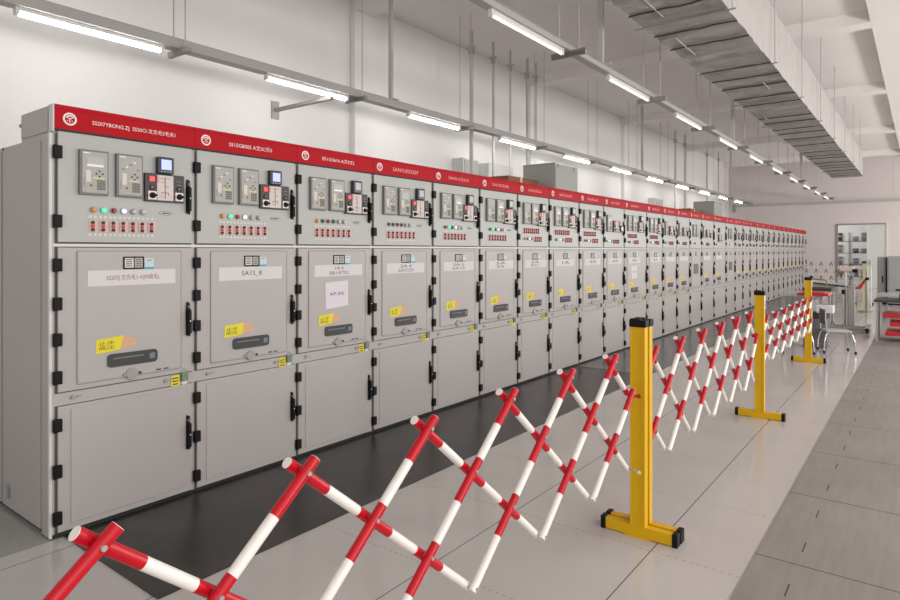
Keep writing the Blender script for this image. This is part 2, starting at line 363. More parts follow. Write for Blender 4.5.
def k_emblem(mb):
    R,r=.034,.025; n=28
    for i in range(n):
        a=2*PI*i/n; b=2*PI*(i+1)/n
        P=lambda q,t:(.001,q*math.cos(t),q*math.sin(t)); mb.add([P(R,a),P(R,b),P(r,b),P(r,a)],[(0,1,2,3)],WHT)
    for i in range(10):
        a=PI*i/10*.8+PI*.1; b=a+PI*.08
        mb.add([P(.021,a),P(.021,b),P(.014,b),P(.014,a)],[(0,1,2,3)],WHT)
    mb.box(0,.001,-.002,.002,-.020,.002,WHT); mb.box(0,.001,-.010,.010,.001,.005,WHT); mb.box(0,.001,-.014,-.009,-.013,-.007,WHT); mb.box(0,.001,.009,.014,-.013,-.007,WHT)
def body(w, first):
    def f(mb):
        M=CABD
        mb.prism([(-1.50,.02),(0.0,.02),(0.0,2.152),(-.002,2.298),(-.42,2.298),(-.42,2.14),(-1.50,2.14)],'y',0,w,M)
        mb.box(.0,.004,0,.012,.02,2.15,CAB); mb.box(.0,.004,w-.006,w,.02,2.15,CAB)
        mb.box(.0,.003,.012,w-.006,.02,2.15,SEAM)
        mb.box(.001,.012,.0,w,1.548,1.563,CABL)
        mb.box(.001,.010,.0,w,.700,.765,CAB)
    return f
def k_sideposts(mb):
    mb.box(-.10,-.012,-.012,0,.005,2.15,CAB,.003); mb.box(-.11,-.102,-.004,0,.02,2.15,SEAM)
    mb.box(-.012,.010,-.014,.0,.005,2.15,CABL,.003)
    mb.box(-.715,-.70,-.004,0,.05,2.14,SEAM); mb.box(-.70,-.13,-.008,0,.02,2.12,CABD,.003); mb.box(-1.45,-.73,-.008,0,.02,2.12,CABD,.003)
    mb.box(-.412,-.02,-.006,0,2.16,2.292,CABD,.003)
    for z in (.16,.13,.10): mb.box(-.60,-.57,-.02,-.008,z-.02,z,STEELD)
    mb.cyl((-.415,-.012,2.235),(-.415,0,2.235),.01,STEELD,8)
def door_ctl(w): return lambda mb: mb.box(.002,.020,.024,w-.012,1.572,2.163,CABCTL,.003)
def door_mid(w):
    def f(mb): mb.box(.002,.020,.024,w-.012,.772,1.543,CAB,.003); mb.box(.018,.0265,.115,w-.085,.80,1.525,CAB,.009)
    return f
def door_low(w):
    def f(mb): mb.box(.002,.020,.024,w-.012,.028,.696,CAB,.003); mb.box(.018,.0235,.085,w-.050,.060,.675,CAB,.004)
    return f
def fascia(w,first):
    def f(mb):
        mb.prism([(0.0,2.172),(.034,2.172),(.034,2.278),(.016,2.303),(-.03,2.303),(-.03,2.29),(0.0,2.29)],'y',0.001,w-.001,RED)
        mb.add([(.035,.001,2.279),(.035,w-.001,2.279),(.017,w-.001,2.304),(.017,.001,2.304)],[(0,1,2,3)],REDL)
        mb.box(-.0,.030,0,w,2.164,2.172,STRIPK)
        if first: mb.box(-.03,.033,-.006,.001,2.155,2.300,CABL)
    return f
bounds_px=[52,195,297,373,433,480,518,549.5,579.5,604,624.5,647,663,677,690,701.5,714,726,735]
bounds=[]
for b in bounds_px:
    a=YAW-math.atan((b-450)/FPX); bounds.append(3.64/math.tan(a))
bounds[0]=1.335
# uniform-ish correction: keep measured widths, far ones regular
n_far=14; y0=bounds[-1]; step=(27.72-y0)/n_far
for i in range(n_far): bounds.append(y0+step*(i+1))
ORD=['first','second','third','fourth','fifth','sixth','seventh','eighth','ninth','tenth','eleventh','twelfth','thirteenth','fourteenth','fifteenth','sixteenth','seventeenth','eighteenth','nineteenth','twentieth','twenty-first','twenty-second','twenty-third','twenty-fourth','twenty-fifth','twenty-sixth','twenty-seventh','twenty-eighth','twenty-ninth','thirtieth','thirty-first','thirty-second','thirty-third','thirty-fourth']
FT=['SS207YBONG.ZJ  SS20CI-文氏毛2毛关1','S515GB005 A文SC乐5','S515SI6?4-A文FZ2','SAN?UISO25F','SANIS-A元SC5','SAC5S元5SE','S?ANUGS-A','SAT5A5C','SNA5A5','S5A元5','S5A5C','SA5CS','S5A5','SA5C']
PT=['SS207J 文氏毛1-V(09高毛)','SA1S_8','1A·4\nS&/14/752','2A·4\nS5C25','SA·5\n5A15','2A\nS5','3A\n5C','1A','S5','A5','5A','SA']
nb=len(bounds)-1
feat={0:'grey switchgear cabinet nearest the camera, its stepped side panel showing',
 1:'grey switchgear cabinet with lit blue meter screen, second from the near end',
 2:'grey switchgear cabinet with a square white notice, third from the near end',
 10:'extra wide grey switchgear cabinet with a white notice, eleventh from the near end',
 14:'narrow grey switchgear cabinet with a dark vent grille mid door, fifteenth from near end',
 17:'grey switchgear cabinet with dark vent grille, eighteenth from the near end'}
lampsets={0:[L_AMB,L_GRN,L_RED,L_WHT,L_CLR,L_CLR],1:[L_AMB,L_GRN,L_RED,L_WHT,L_CLR,L_CLR],2:[L_AMB,L_GRD,L_RED,L_GRD,L_CLR,L_CLR],3:[L_RED,L_GRD,L_RED,L_RED,L_CLR,L_CLR],4:[L_RED,L_GRN,L_GRD,L_WHT,L_CLR,L_CLR],5:[L_GRD,L_GRN,L_GRD,L_WHT,L_RED,L_CLR]}
labelo=[]
for i in range(nb):
    y=bounds[i]; w=round(bounds[i+1]-y,3); s=w/.80 if w<.9 else 1.0
    if abs(w-step)<.002: w=round(step,3)
    root=empty('switchgear_cabinet',(-3.665,y-.006,0), feat.get(i,'grey switchgear cabinet, %s from the near end of the row'%ORD[i] + (', last beside the far wall' if i==nb-1 else '')),'cabinet','switchgear cabinets standing in a row')
    def P(name,key,fn,loc=(0,0,0),par=None):
        if par is None and loc[1]: loc=(loc[0],loc[1]+.010,loc[2])
        return link(name,cached(key,fn),par or root,loc)
    P('body',('body',w),body(w,i==0)); P('base_strip',('base_strip',w),lambda mb: mb.box(-1.49,.012,0.004,w,0.0,.02,STRIPK))  # thin black strip stands in for the shadow where cabinet meets mat
    if i==0: P('side_panel','side',k_sideposts)
    fa=P('fascia',('fascia',w,i==0),fascia(w,i==0))
    P('emblem','emblem',k_emblem,(.0352,.075,2.230),fa)
    t=FT[i] if i<len(FT) else FT[9+i%5]
    if i<20:
        k=('ft',t if i>=len(FT) else i,w)
        if k not in CACHE: CACHE[k]=text_mesh(t,(.48 if i==0 else .34)*s,.032,WHT if i<3 else PINKT,(.43 if i==0 else .41)*s,2.228,.0352)
        o=link('lettering',CACHE[k],fa); 
    dc=P('control_door',('dc',w),door_ctl(w)); dm=P('middle_door',('dm',w),door_mid(w)); dl=P('lower_door',('dl',w),door_low(w))
    for z in (2.05,1.683): P('hinge','hinge',k_hinge,(.020,.019,z),dc)
    for z in (1.45,1.244,1.054,.853): P('hinge','hinge',k_hinge,(.020,.019,z),dm)
    for z in (.60,.356,.108): P('hinge','hinge',k_hinge,(.020,.019,z),dl)
    hy=w-.040
    P('handle','handle',k_handle,(.020,hy,1.86),dc); P('handle','handle',k_handle,(.020,hy,1.10),dm); P('handle','handle',k_handle,(.020,hy,.395),dl)
    X=.020
    near = i<18
    def relay(py,pz,lit,grid=False):
        r=P('relay','relay',k_relay,(X,py+.010,pz),dc); r.parent=root
        if near:
            if grid: P('indicator_grid','lg',k_ledgrid,(X,py,pz))
            else: P('screen',('rs',lit),k_screen(lit),(X,py,pz))
            P('keypad','keys',k_keys,(X,py,pz))
        return r
    def panel(py,pz):
        P('mimic_panel','panel',k_panel,(X,py,pz)); P('diagram_card','card',k_card,(X,py,pz))
        if near:
            P('knob','knob',k_knob,(X,py+.018,pz+.012)); P('knob','knob',k_knob,(X,py+.185,pz+.012)); P('indicator','ind',k_ind,(X,py+.024,pz+.118)); P('dial','dial',k_dial,(X,py+.04,pz+.085)); P('dial','dial',k_dial,(X,py+.207,pz+.085))
    def meter(py,pz,m):
        P('meter','meter',k_meter,(X,py,pz)); P('meter_screen',('ms',m.name),k_mscreen(m),(X,py,pz))
    def lamps(ys,z,ms):
        for yy,m in zip(ys,ms): P('indicator_lamp',('lamp',m.name),k_lamp(m),(X,yy,z))
    ls=lampsets.get(i,[L_RED if i%3 else L_AMB,L_GRN if i%2 else L_GRD,L_WHT,L_RED,L_CLR,L_CLR])
    if i<6:
        relay(.113*s,1.832,i in (0,2),grid=(i!=0)); relay(.307*s,1.832,i in (2,4,5),grid=(i in (0,1)))
        meter(.542*s,1.987,SCRB if i<2 else SCRW); panel(.471*s,1.817)
        lamps([(.19+.055*k)*s for k in range(6)],1.752,ls)
        for k in range(7): P('link_plate','switch',k_switch,(X,(.19+.055*k)*s,1.662))
        P('label_strip','strip',k_strip(.38),(X,.165*s,1.706)); P('label_strip','strip',k_strip(.38),(X,.165*s,1.608)); P('oval_plate','oval',k_oval,(X,.567*s,1.752))
    elif i<9 or i in (10,11,):
        o=.08 if w>.9 else 0
        relay(.113*s,1.832,True,grid=i%2==0); relay(.307*s,1.832,True); meter(.542*s+o,1.987,SCRW); panel(.471*s+o,1.817)
        for k in range(8): P('link_plate','switch',k_switch,(X,(.15+.05*k)*s,1.755))
        lamps([(.16+.055*k)*s for k in range(4)],1.662,ls)
        for k in range(4): P('link_plate','switch',k_switch,(X,(.42+.05*k)*s,1.660))
    elif i in (14,17):
        relay(.18*s,1.80,False); relay(.38*s,1.80,False,grid=True); lamps([(.30+.055*k)*s for k in range(3)],1.67,ls)
    elif i==16:
        meter(.35*s,1.93,SCRW); panel(.34*s,1.72); lamps([(.16+.055*k)*s for k in range(3)],1.66,ls)
    else:
        relay(.09*s,1.80,False,grid=i%2==0); panel(.33*s,1.80); meter(.58*s,1.80,SCRW)
        if i>21: relay(.23*s,1.80,False)
        lamps([(.10+.055*k)*s for k in range(4)],1.665,ls)
        for k in range(5): P('link_plate','switch',k_switch,(X,(.36+.05*k)*s,1.660))
    XM=.0265
    P('nameplate','np',k_nameplate,(XM,.350*s,1.420))
    if near: P('sticker','qr',k_qrst,(XM,.474*s,1.418))
    if i in (14,17):
        P('vent_grille','grille',k_grille,(XM,.24*s,1.06))
    else:
        if near: P('paper_label','paper',k_paper,(XM,.160*s,1.328))
        if i<len(PT):
            o=link('lettering',text_mesh(PT[i],(.30 if i==0 else .20 if i>1 else .16),.036 if '\n' not in PT[i] else .062,INKP if i==0 else INK,.42*s,1.372,XM+.0018),root)
        if i in (2,10):
            nt_=P('notice','notice',k_notice,(XM,.27*s,1.075)); 
            link('lettering',text_mesh('AP.IFE' if i==2 else '14.5',.15,.024,INK,.115,.115,.0035),nt_)
        P('warning_sticker','yel',k_yel,(XM,.200*s,.952))
        if near:
            for q,(a,bb) in enumerate((('止步',.045),('高压',.020))): 
                k=('yt',q)
                if k not in CACHE: CACHE[k]=text_mesh(a,.085,.022,INK,.30*0+.272,.952+bb+.01,XM+.0022)
                link('lettering',CACHE[k],root,(0,-.005,0))
        P('window_slot','slot',k_slot,(XM,.262*s,.868)); P('lock','lock',k_lock,(XM,.400*s,.815))
        if near: P('small_marking','mini',k_mini,(XM,.545*s,.812))
    if i<14:
        P('rail_stud','stud',k_stud,(.010,.09,.735)); P('rail_stud','stud',k_stud,(.010,w-.185,.735))
        if i!=8: P('tag','tag',k_tag,(0,w-.155,.688)); 
        P('padlock','padlock',k_padlock,(0,w-.155,.688)); P('seal_slip','seal',k_seal,(0,w-.155,.688))

# boxes on the cabinet roofs
def topbox(y0_,y1_,x0,x1,z1,label):
    r=empty('bus_duct_box',((x0+x1)/2,(y0_+y1_)/2,2.14),label,'box','grey boxes on the cabinet roofs')
    a,b,c,d=x0-(x0+x1)/2,x1-(x0+x1)/2,-(y1_-y0_)/2,(y1_-y0_)/2; h=z1-2.14
    link('housing',MB().box(a,b,c,d,0,h,GBOX,.006).mesh('h'),r); link('front_panel',MB().box(b,b+.006,c+.03,d-.02,.02,h-.03,GBOX,.002).mesh('h'),r)
    link('end_flange',MB().box(a-.01,b+.012,c-.012,c,-.0,h+.008,GBOXD).box(a,b,c-.02,c-.012,.02,h-.02,GBOX).mesh('h'),r)
    for yy in (c+.12,d-.12): link('lid_clip',MB().box(b+.004,b+.016,yy-.03,yy+.03,h-.05,h-.01,STEELD).mesh('h'),r)
    return r
topbox(7.97,8.72,-4.70,-4.20,2.78,'nearer of two grey sheet-metal boxes on the cabinet roofs')
topbox(16.45,17.30,-4.68,-4.20,2.77,'farther grey sheet-metal box on the cabinet roofs, near the far end')
for (ya,yb,lab) in ((7.1,7.9,'brown board edge on the cabinet roof before the nearer grey box'),(15.3,16.35,'brown board edge on the cabinet roof before the farther grey box')):
    r=empty('brown_duct',(-4.65,ya,2.14),lab,'duct','brown duct sections'); link('casing',MB().box(-.22,.22,0,yb-ya,0,.40,BROWN,.01).mesh('b'),r); link('strap',MB().box(-.225,.225,.3,.36,0,.405,mat('cream',(.62,.5,.36),.6)).mesh('b'),r)
# pale enclosures on the left wall
def encl(y0_,y1_,z0,z1,label,shiny=False):
    r=empty('wall_enclosure',(XW,(y0_+y1_)/2,z0),label,'wall box'); h=z1-z0; d=(y1_-y0_)/2
    link('housing',MB().box(0,.25,-d,d,0,h,PALE,.01).mesh('e'),r); link('door_panel',MB().box(.25,.262,-d+.03,d-.03,.03,h-.03,STEEL if shiny else PALE,.003).mesh('e'),r)
    link('latch',MB().box(.262,.28,d-.10,d-.06,h*.45,h*.55,STEELD).mesh('e'),r)
encl(9.25,9.75,2.2,3.25,'small shiny cabinet on the left wall above the red fascia',True)
encl(10.1,11.0,2.2,3.25,'larger pale enclosure on the left wall beside the drop pipes')
encl(19.6,20.3,2.4,3.2,'distant shiny cabinet on the left wall',True)
# drop pipes on the left
for k,(px,yy,z0,r_) in enumerate(((478,8.95,2.3,.035),(498,9.65,2.4,.025),(516,10.25,2.2,.02),(534,10.9,2.9,.03),(541,11.25,3.6,.018),(660,20.3,2.3,.03),(669,21.3,2.3,.03),(690,24.0,2.6,.03),(699,25.6,2.8,.025))):
    r=empty('drop_pipe',(-6.35,yy,z0),'thin grey vertical pipe from the ceiling, %s from the near end'%ORD[k],'pipe','vertical pipes by the left wall')
    link('pipe',MB().cyl((0,0,0),(0,0,ZC-z0 if k in(1,3,4) else ZC-z0),r_,ROD,10).mesh('p'),r)
    link('clamp',MB().box(-.06,.06,-.05,.05,ZB-z0-.10,ZB-z0-.07,ROD).cyl((0,0,ZB-z0-.2),(0,0,ZB-z0-.1),r_*1.5,STEEL,10).mesh('p'),r)

# ================================================================ lighting trunking
ZT=3.50
def trunk(X,ya,yb,label,tubes,rods,posts,TL,tubem,grp,hw=.07,hh=.09,tr=.019):
    r=empty('lighting_trunking',(X,ya,ZT),label,'cable trunking','long suspended lighting trunkings')
    link('channel',MB().box(-hw,hw,0,yb-ya,.045,.045+hh,TRAY).box(-hw-.004,hw+.004,0,yb-ya,.045+hh,.052+hh,STEEL).mesh('t'),r)
    rm=MB().cyl((0,0,.0),(0,0,ZC-ZT),.007,ROD,6).mesh('rod'); bm_=MB().box(-.19,.19,-.022,.022,.0,.042,STEELD).box(-.19,.19,-.022,-.018,0,.06,STEELD).mesh('br')
    for y in rods:
        link('bracket',bm_,r,(0,y-ya,0)); link('hanger_rod',rm,r,(-.11,y-ya,0)); link('hanger_rod',rm,r,(.11,y-ya,0))
    pm=MB().box(-.03,.03,-.02,.02,.05+hh,ZC-ZT,ROD).box(-.12,.12,-.05,.05,.05+hh,.06+hh,ROD).mesh('post'); 
    for y in posts: link('support_post',pm,r,(0,y-ya,0))
    hm=MB().box(-tr*1.4,tr*1.4,0,TL,.012,.045,TUBEW,.004).box(-tr*1.7,tr*1.7,-.03,0,-.02,.045,TUBEW,.004).box(-tr*1.7,tr*1.7,TL,TL+.03,-.02,.045,TUBEW,.004).mesh('hous')
    tm=MB().cyl((0,.0,-.008),(0,TL,-.008),tr,tubem,10).mesh('tube')
    cm=MB().box(-.05,.05,TL*.5-.12,TL*.5+.12,.045,.05,STEELD).mesh('clip')
    for k,y in enumerate(tubes):
        t=empty('tube_light',(X,y,ZT),'white tube light, %s along the %s'%(ORD[k],grp),'tube light','tube lights under the '+grp)
        link('fitting',hm,t); link('tube',tm,t)
per=2.46
trunk(-5.97,YB,29.6,'long grey lighting trunking beside the left wall, behind the cabinets',[1.92+per*k for k in range(0,11)],[3.32+per*k for k in range(-2,11)],[6.45,16.3,25.9],1.2,TUBE,'row beside the left wall')
per2=2.43
trunk(-2.87,YB,28.9,'long grey lighting trunking over the aisle in front of the cabinets',[4.34+per2*k for k in range(0,10)],[5.93+per2*k-.17 for k in range(-3,10)],[6.55,12.6,20.9],1.25,TUBE2,'row over the aisle',hw=.045,hh=.05,tr=.012)
# cross trunking in front of the far wall
r=empty('cross_trunking',(-4.0,29.0,3.42),'thin grey trunking running across in front of the far wall','cable trunking')
link('channel',MB().box(-2.6,9.5,.18,.30,0,.10,TRAY).mesh('c'),r)
for x in (-1.6,1.2,3.1,5.0): link('hanger_rod',MB().cyl((x,.24,.08),(x,.24,ZC-3.42),.01,ROD,6).mesh('c'),r)
link('end_bracket',MB().box(-2.66,-2.54,.16,.32,-.22,.12,STEELD).mesh('c'),r)
r=empty('wall_bracket',(XW,5.25,3.41),'short grey strut bracket on the left wall behind the trunking','bracket')
link('strut',MB().box(0,1.15,-.03,.03,.0,.04,STEELD).mesh('c'),r); link('end_plate',MB().box(.0,.02,-.06,.06,-.10,.14,STEEL).mesh('c'),r)

# ================================================================ air duct
r=empty('air_duct',(-1.945,YB,3.9),'big foil-wrapped rectangular air duct hanging from the ceiling','air duct')
L_=23.65-YB
bmx=bmesh.new()
ny=230; prof=[(-.425,.0),(-.2,.0),(0,0),(.2,0),(.425,.0),(.425,.25),(.425,.5),(.425,.72),(0,.72),(-.425,.72),(-.425,.5),(-.425,.25)]
rows=[]
seams=[]; yy=0
while yy<L_: seams.append(yy); yy+=random.choice((.55,.75,1.0,1.25))
random.seed(3)
for j in range(ny+1):
    y=L_*j/ny; ds=min(abs(y-q) for q in seams); pinch=-.016 if ds<.07 else 0
    rows.append([bmx.verts.new((px*(1+ (pinch*1.5)) + random.uniform(-.006,.006), y, pz-(pinch if pz==0 else 0)+random.uniform(-.010,.008))) for px,pz in prof])
for j in range(ny):
    for k in range(len(prof)):
        f=bmx.faces.new((rows[j][k],rows[j][(k+1)%len(prof)],rows[j+1][(k+1)%len(prof)],rows[j+1][k])); f.material_index = 1 if k in (4,5,6) else 0
for a in (rows[0],rows[-1]): bmx.faces.new(a)
bmesh.ops.recalc_face_normals(bmx,faces=bmx.faces)
me=bpy.data.meshes.new('duct'); bmx.to_mesh(me); bmx.free(); me.materials.append(FOIL); me.materials.append(mat('duct_side',(.44,.42,.405),.55,noise=.10,nscale=4,bump=.5,bscale=5))
link('duct_casing',me,r)
DSEAM=mat('duct_seam',(.045,.04,.04),.6); DTAPE=mat('duct_tape',(.50,.485,.47),.5)
def jag(y,x0,x1,wd,m,z=-.014):
    mb=MB(); n=7; pts=[(x0+(x1-x0)*i/n, y+random.uniform(-.02,.02)) for i in range(n+1)]
    for (a,b),(c,d) in zip(pts[:-1],pts[1:]): mb.add([(a,b-wd,z),(c,d-wd*random.uniform(.4,1),z),(c,d+wd,z),(a,b+wd,z),(a,b-wd,z+.012),(c,d-wd,z+.012),(c,d+wd,z+.012),(a,b+wd,z+.012)],[(0,1,2,3),(4,7,6,5),(0,4,5,1),(2,6,7,3)],m)
    return mb.mesh('seam')
for q in seams:
    if q>8: link('seam_fold',jag(q,-.425,.425,random.uniform(.006,.016),DSEAM),r)
for (ty,x0,x1,ln) in ((10.75,-.15,-.14,.55),(12.0,-.25,-.235,.75),(12.0,-.4,-.25,.012),(13.7,-.05,.18,.012),(14.6,.15,.165,.5),(16.5,.1,.25,.012),(17.1,-.3,-.28,.4)):
    link('tape',MB().box(x0,x1,ty,ty+ln,-.016,-.006,DTAPE).mesh('t'),r)
for q in [8.66+2.19*k-YB for k in range(-2,7)]:
    link('hanger',MB().box(-.50,.50,-.012,.012,-.024,-.014,STEELD).cyl((.47,0,-.03),(.47,0,ZC-3.9),.009,ROD,6).cyl((-.47,0,-.03),(-.47,0,ZC-3.9),.009,ROD,6).mesh('h'),r,(0,q,0))

# ================================================================ expandable barriers
def bar_mesh(length, reds, r=.0145, mr=None):
    """bar along local +Z starting at 0"""
    mb=MB(); cuts=sorted(set([0,length]+[c for ab in reds for c in ab if 0<c<length]))
    for a,b in zip(cuts[:-1],cuts[1:]):
        mid=(a+b)/2; m=(mr or BR) if any(p<=mid<=q for p,q in reds) else BW
        mb.cyl((0,0,a),(0,0,b),r,m,12)
    mb.cyl((0,0,-.001),(0,0,.004),r*.98,BW,12)
    return mb
def lattice(root, start, dirv, N, p, dz, ztop, off, par=0, rr=.0145, rows=4, mr=None, rl=.122):
    """columns 0..N spaced p along dirv (unit 2D); even columns have top joints"""
    nx,ny_=-dirv[1],dirv[0]   # left normal
    if nx<0: nx,ny_=-nx,-ny_  # camera side = +X
    seg=math.hypot(p,dz)
    for i in range(-3,N+4):
        if (i+par)%2: continue
        for s in (-1,1):
            js=[(i+s*k,k) for k in range(rows) if 0<=i+s*k<=N]
            if len(js)<2: continue
            k0=js[0][1]; k1=js[-1][1]
            P=lambda c,k:Vector((start[0]+dirv[0]*p*c, start[1]+dirv[1]*p*c, ztop-dz*k))
            a=P(*js[0]); b=P(*js[-1]); d=(b-a).normalized()
            tip=.040 if k0==0 else .02
            a2=a-d*tip; L=(b-a).length+tip+(.012)
            sc=seg/.314
            reds=[((k-k0)*seg+tip-(.045 if k>k0 else tip+1), (k-k0)*seg+tip+rl*sc) for k in range(k0,k1+1) if k<rows-1]
            side=off if s==-1 else -off
            a2=a2+Vector((nx,ny_,0))*side
            o=link('bar',bar_mesh(L,reds,rr,mr).mesh('bar'),root)
            o.rotation_mode='QUATERNION'; o.rotation_quaternion=d.to_track_quat('Z','Y'); o.location=a2-root.location
    rv=None; t=Vector((nx,ny_,0)); mb=MB(); mb.cyl(-t*(off+rr+.003),t*(off+rr+.003),.006,STEEL,8); rv=mb.mesh('rivet')
    for c in range(N+1):
        for k in range(rows):
            if (c+k+par)%2==0:
                link('rivet',rv,root,(start[0]+dirv[0]*p*c-root.location.x,start[1]+dirv[1]*p*c-root.location.y,ztop-dz*k))
def post(root,x,y,sticker=False,rz=0,h=1.156,YP=YP):
    lx,ly=x-root.location.x,y-root.location.y
    mb=MB(); mb.box(-.040,.040,-.0225,.0225,.055,h-.035,YP,.004); mb.box(.018,.026,-.0265,-.022,.065,h-.036,YP,.001); mb.box(-.040,-.032,-.0265,-.022,.065,h-.036,YP,.001); mb.box(.032,.040,-.0265,-.022,.065,h-.036,YP,.001)
    pt=link('post',mb.mesh('post'),root,(lx,ly,0),rz)
    link('post_cap',MB().box(-.045,.045,-.029,.027,h-.037,h,BLK,.004).box(-.044,.01,-.022,.02,h,h+.006,BLK).mesh('cap'),pt)
    if sticker: link('sticker',MB().box(.041,.0425,-.018,.018,h-.16,h-.04,WHT).box(.0425,.043,-.01,.01,h-.13,h-.12,INKR).box(.0425,.043,-.01,.01,h-.10,h-.09,INKR).mesh('st'),pt)
    ft=link('foot',MB().box(-.185,.185,-.022,.022,.004,.062,YP,.003).box(-.07,.07,-.030,.030,.0,.010,YP).mesh('foot'),root,(lx,ly,0),rz)
    for sx in (-1,1): link('end_cap',MB().box(min(sx*.180,sx*.208),max(sx*.180,sx*.208),-.027,.027,.0,.068,BLK,.004).mesh('cap'),ft)
XB=-1.215; p=.2375; dz=.197; ZTOP=.99
A=empty('expandable_barrier',(-1.2,3.24,0),'red and white lattice barrier nearest the camera, its yellow post doubled with the next one','barrier','expandable red and white barriers')
post(A,-1.207,3.25)
nA=16; ystart=3.245-.10-p*15+ -0.0
# top joints at Y = 2.9 - .4835 k ; columns: col index of 2.9 is even
c0=2.89-p*14; lattice(A,(XB,c0),(0,1),15,p,dz,.985,.0155)
post(A,-1.2,c0-.08)
B=empty('expandable_barrier',(-1.19,3.33,0),'red and white lattice barrier between the three yellow posts','barrier','expandable red and white barriers')
post(B,-1.205,3.315); 
p2=.2445; lattice(B,(XB,3.48-p2),(0,1),12,p2,.203,.955,.0155,par=1,rl=.108)
lattice(B,(-1.215,6.39),(0,1),13,.25,.142,.872,.0155,par=1,rl=.108)
post(B,-1.185,6.22,sticker=True); post(B,-1.25,9.74)
C_=empty('expandable_barrier',(-1.31,20.9,0),'distant lattice barrier running across in front of the far wall','barrier','expandable red and white barriers')
C_.location=(-1.31,20.9,0)
post(C_,-1.31,20.9,h=1.2,YP=mat('barrier_pale_yellow',(.52,.50,.28),.5)); lattice(C_,(-1.36,20.8),(-1,0),12,.1235,.2,1.16,.012,rr=.009,rows=4,mr=mat('barrier_dark_red',(.10,.03,.03),.5))

# ================================================================ far clutter
def leg(a,b,r_,m,root,name='leg'): return link(name,MB().cyl(a,b,r_,m,8).mesh('leg'),root)
# table with red cover
t=empty('work_table',(-1.62,12.6,0),'grey work table behind the third yellow post','table')
link('tabletop',MB().box(-.35,.30,-.60,.60,.74,.77,TABLE,.005).mesh('t'),t)
for x in (-.31,.26):
    for y in (-.55,.55): link('leg',MB().box(x-.02,x+.02,y-.02,y+.02,0,.74,STEELD).mesh('l'),t)
link('rail',MB().box(-.31,.26,-.56,-.54,.42,.45,STEELD).mesh('l'),t)
tag(link('red_cover',MB().box(-.28,.18,-.28,.28,0,.035,REDTOY,.01).box(-.20,.12,-.2,.2,.035,.05,REDTOY,.005).mesh('c'),None,(-1.42,12.2,.77)),'flat red cover lying on the grey work table','cover')
t=empty('storage_box',(-1.35,11.35,.0),'dark box standing on the floor before the work table','box')
link('carton',MB().box(-.16,.16,-.15,.15,0,.48,MESHG,.01).mesh('c'),t); link('lid',MB().box(-.17,.17,-.16,.16,.46,.55,DARK,.01).mesh('c'),t)
tag(link('white_case',MB().box(-.12,.12,-.1,.1,0,.12,PALE,.02).box(-.04,.04,-.012,.012,.12,.14,STEEL).mesh('c'),None,(-1.22,11.3,.55)),'small white case on top of the dark box by the chair','case')
# chairs
def chair(x,y,rz,label):
    r=empty('low_chair',(x,y,0),label,'chair','low metal chairs by the table',rz)
    link('seat',MB().box(-.17,.17,-.17,.17,.315,.335,SEATG,.008).mesh('s'),r)
    link('backrest',MB().box(-.185,-.165,-.15,.15,.42,.64,MESHG,.006).mesh('s'),r)
    for y_ in (-.155,.155): link('back_post',MB().tube([(-.17,y_,.33),(-.18,y_,.50),(-.18,y_,.66)],.010,CHROME,8).mesh('s'),r)
    for sx in (-1,1):
        for sy in (-1,1):
            lg=link('leg',MB().tube([(sx*.12,sy*.13,.315),(sx*.17,sy*.16,.28),(sx*.195,sy*.175,.18),(sx*.205,sy*.18,.02)],.011,CHROME,8).mesh('s'),r); link('foot',MB().cyl((sx*.205,sy*.18,0),(sx*.205,sy*.18,.04),.016,BLK,8).mesh('s'),lg)
    return r
chair(-1.04,10.95,math.radians(20),'low metal chair with grey seat and dark back, right of the third yellow post')
chair(-1.52,10.55,math.radians(200),'low metal chair half hidden behind the third yellow post')
# lift truck
t=empty('lift_truck',(-1.03,14.2,0),'steel lifting truck with a thick upright column and dark base','trolley')
link('column',MB().box(-.13,-.01,-.06,.06,.04,.84,STEELD,.01).box(-.11,-.03,-.066,-.06,.1,.8,STEEL).mesh('c'),t)
link('side_column',MB().box(-.20,-.15,-.03,.03,.04,.78,STEELD,.006).mesh('c'),t)
link('base_frame',MB().box(-.42,.25,-.5,-.42,.03,.09,STEELD,.01).box(-.42,-.34,-.5,.4,.03,.09,STEELD,.01).box(.17,.25,-.5,.4,.03,.09,STEELD,.01).box(-.42,.25,-.1,0,.03,.09,STEELD,.01).mesh('c'),t)
for x in (-.38,.21):
    for y in (-.46,.36): link('wheel',MB().cyl((x-.02,y,.03),(x+.02,y,.03),.03,BLK,12).mesh('w'),t)
link('pump_handle',MB().cyl((-.19,-.12,.08),(-.19,-.12,.75),.012,CHROME,8).cyl((-.215,-.12,.73),(-.165,-.12,.73),.045,BLK,12).mesh('h'),t)
link('instrument_pole',MB().cyl((-.17,.1,.08),(-.17,.1,1.12),.012,CHROME,8).mesh('h'),t)
link('instrument_head',MB().box(-.28,-.04,.06,.14,1.12,1.21,BEIGE,.02).box(-.06,.03,.05,.14,1.10,1.17,BLK,.015).box(-.30,-.2,.05,.15,1.06,1.12,BROWN,.01).mesh('h'),t)
# hose loop on the table
# trolley with bent handle
t=empty('push_cart',(-1.84,14.6,0),'dark push cart with a bent tube handle behind the third yellow post','trolley')
link('deck',MB().box(-.1,.40,-.3,.3,.72,.77,DARK,.01).mesh('d'),t)
for x in (-.05,.36):
    for y in (-.25,.25): link('leg',MB().box(x-.015,x+.015,y-.015,y+.015,.05,.72,STEELD).mesh('d'),t); link('wheel',MB().cyl((x-.015,y,.04),(x+.015,y,.04),.04,BLK,12).mesh('d'),t)
link('handle',MB().tube([(-.06,0,.76),(-.06,0,.92),(-.02,0,.95),(.26,0,.93),(.29,0,.90),(.29,0,.76)],.014,mat('brass',(.32,.22,.10),.5),8).mesh('d'),t)
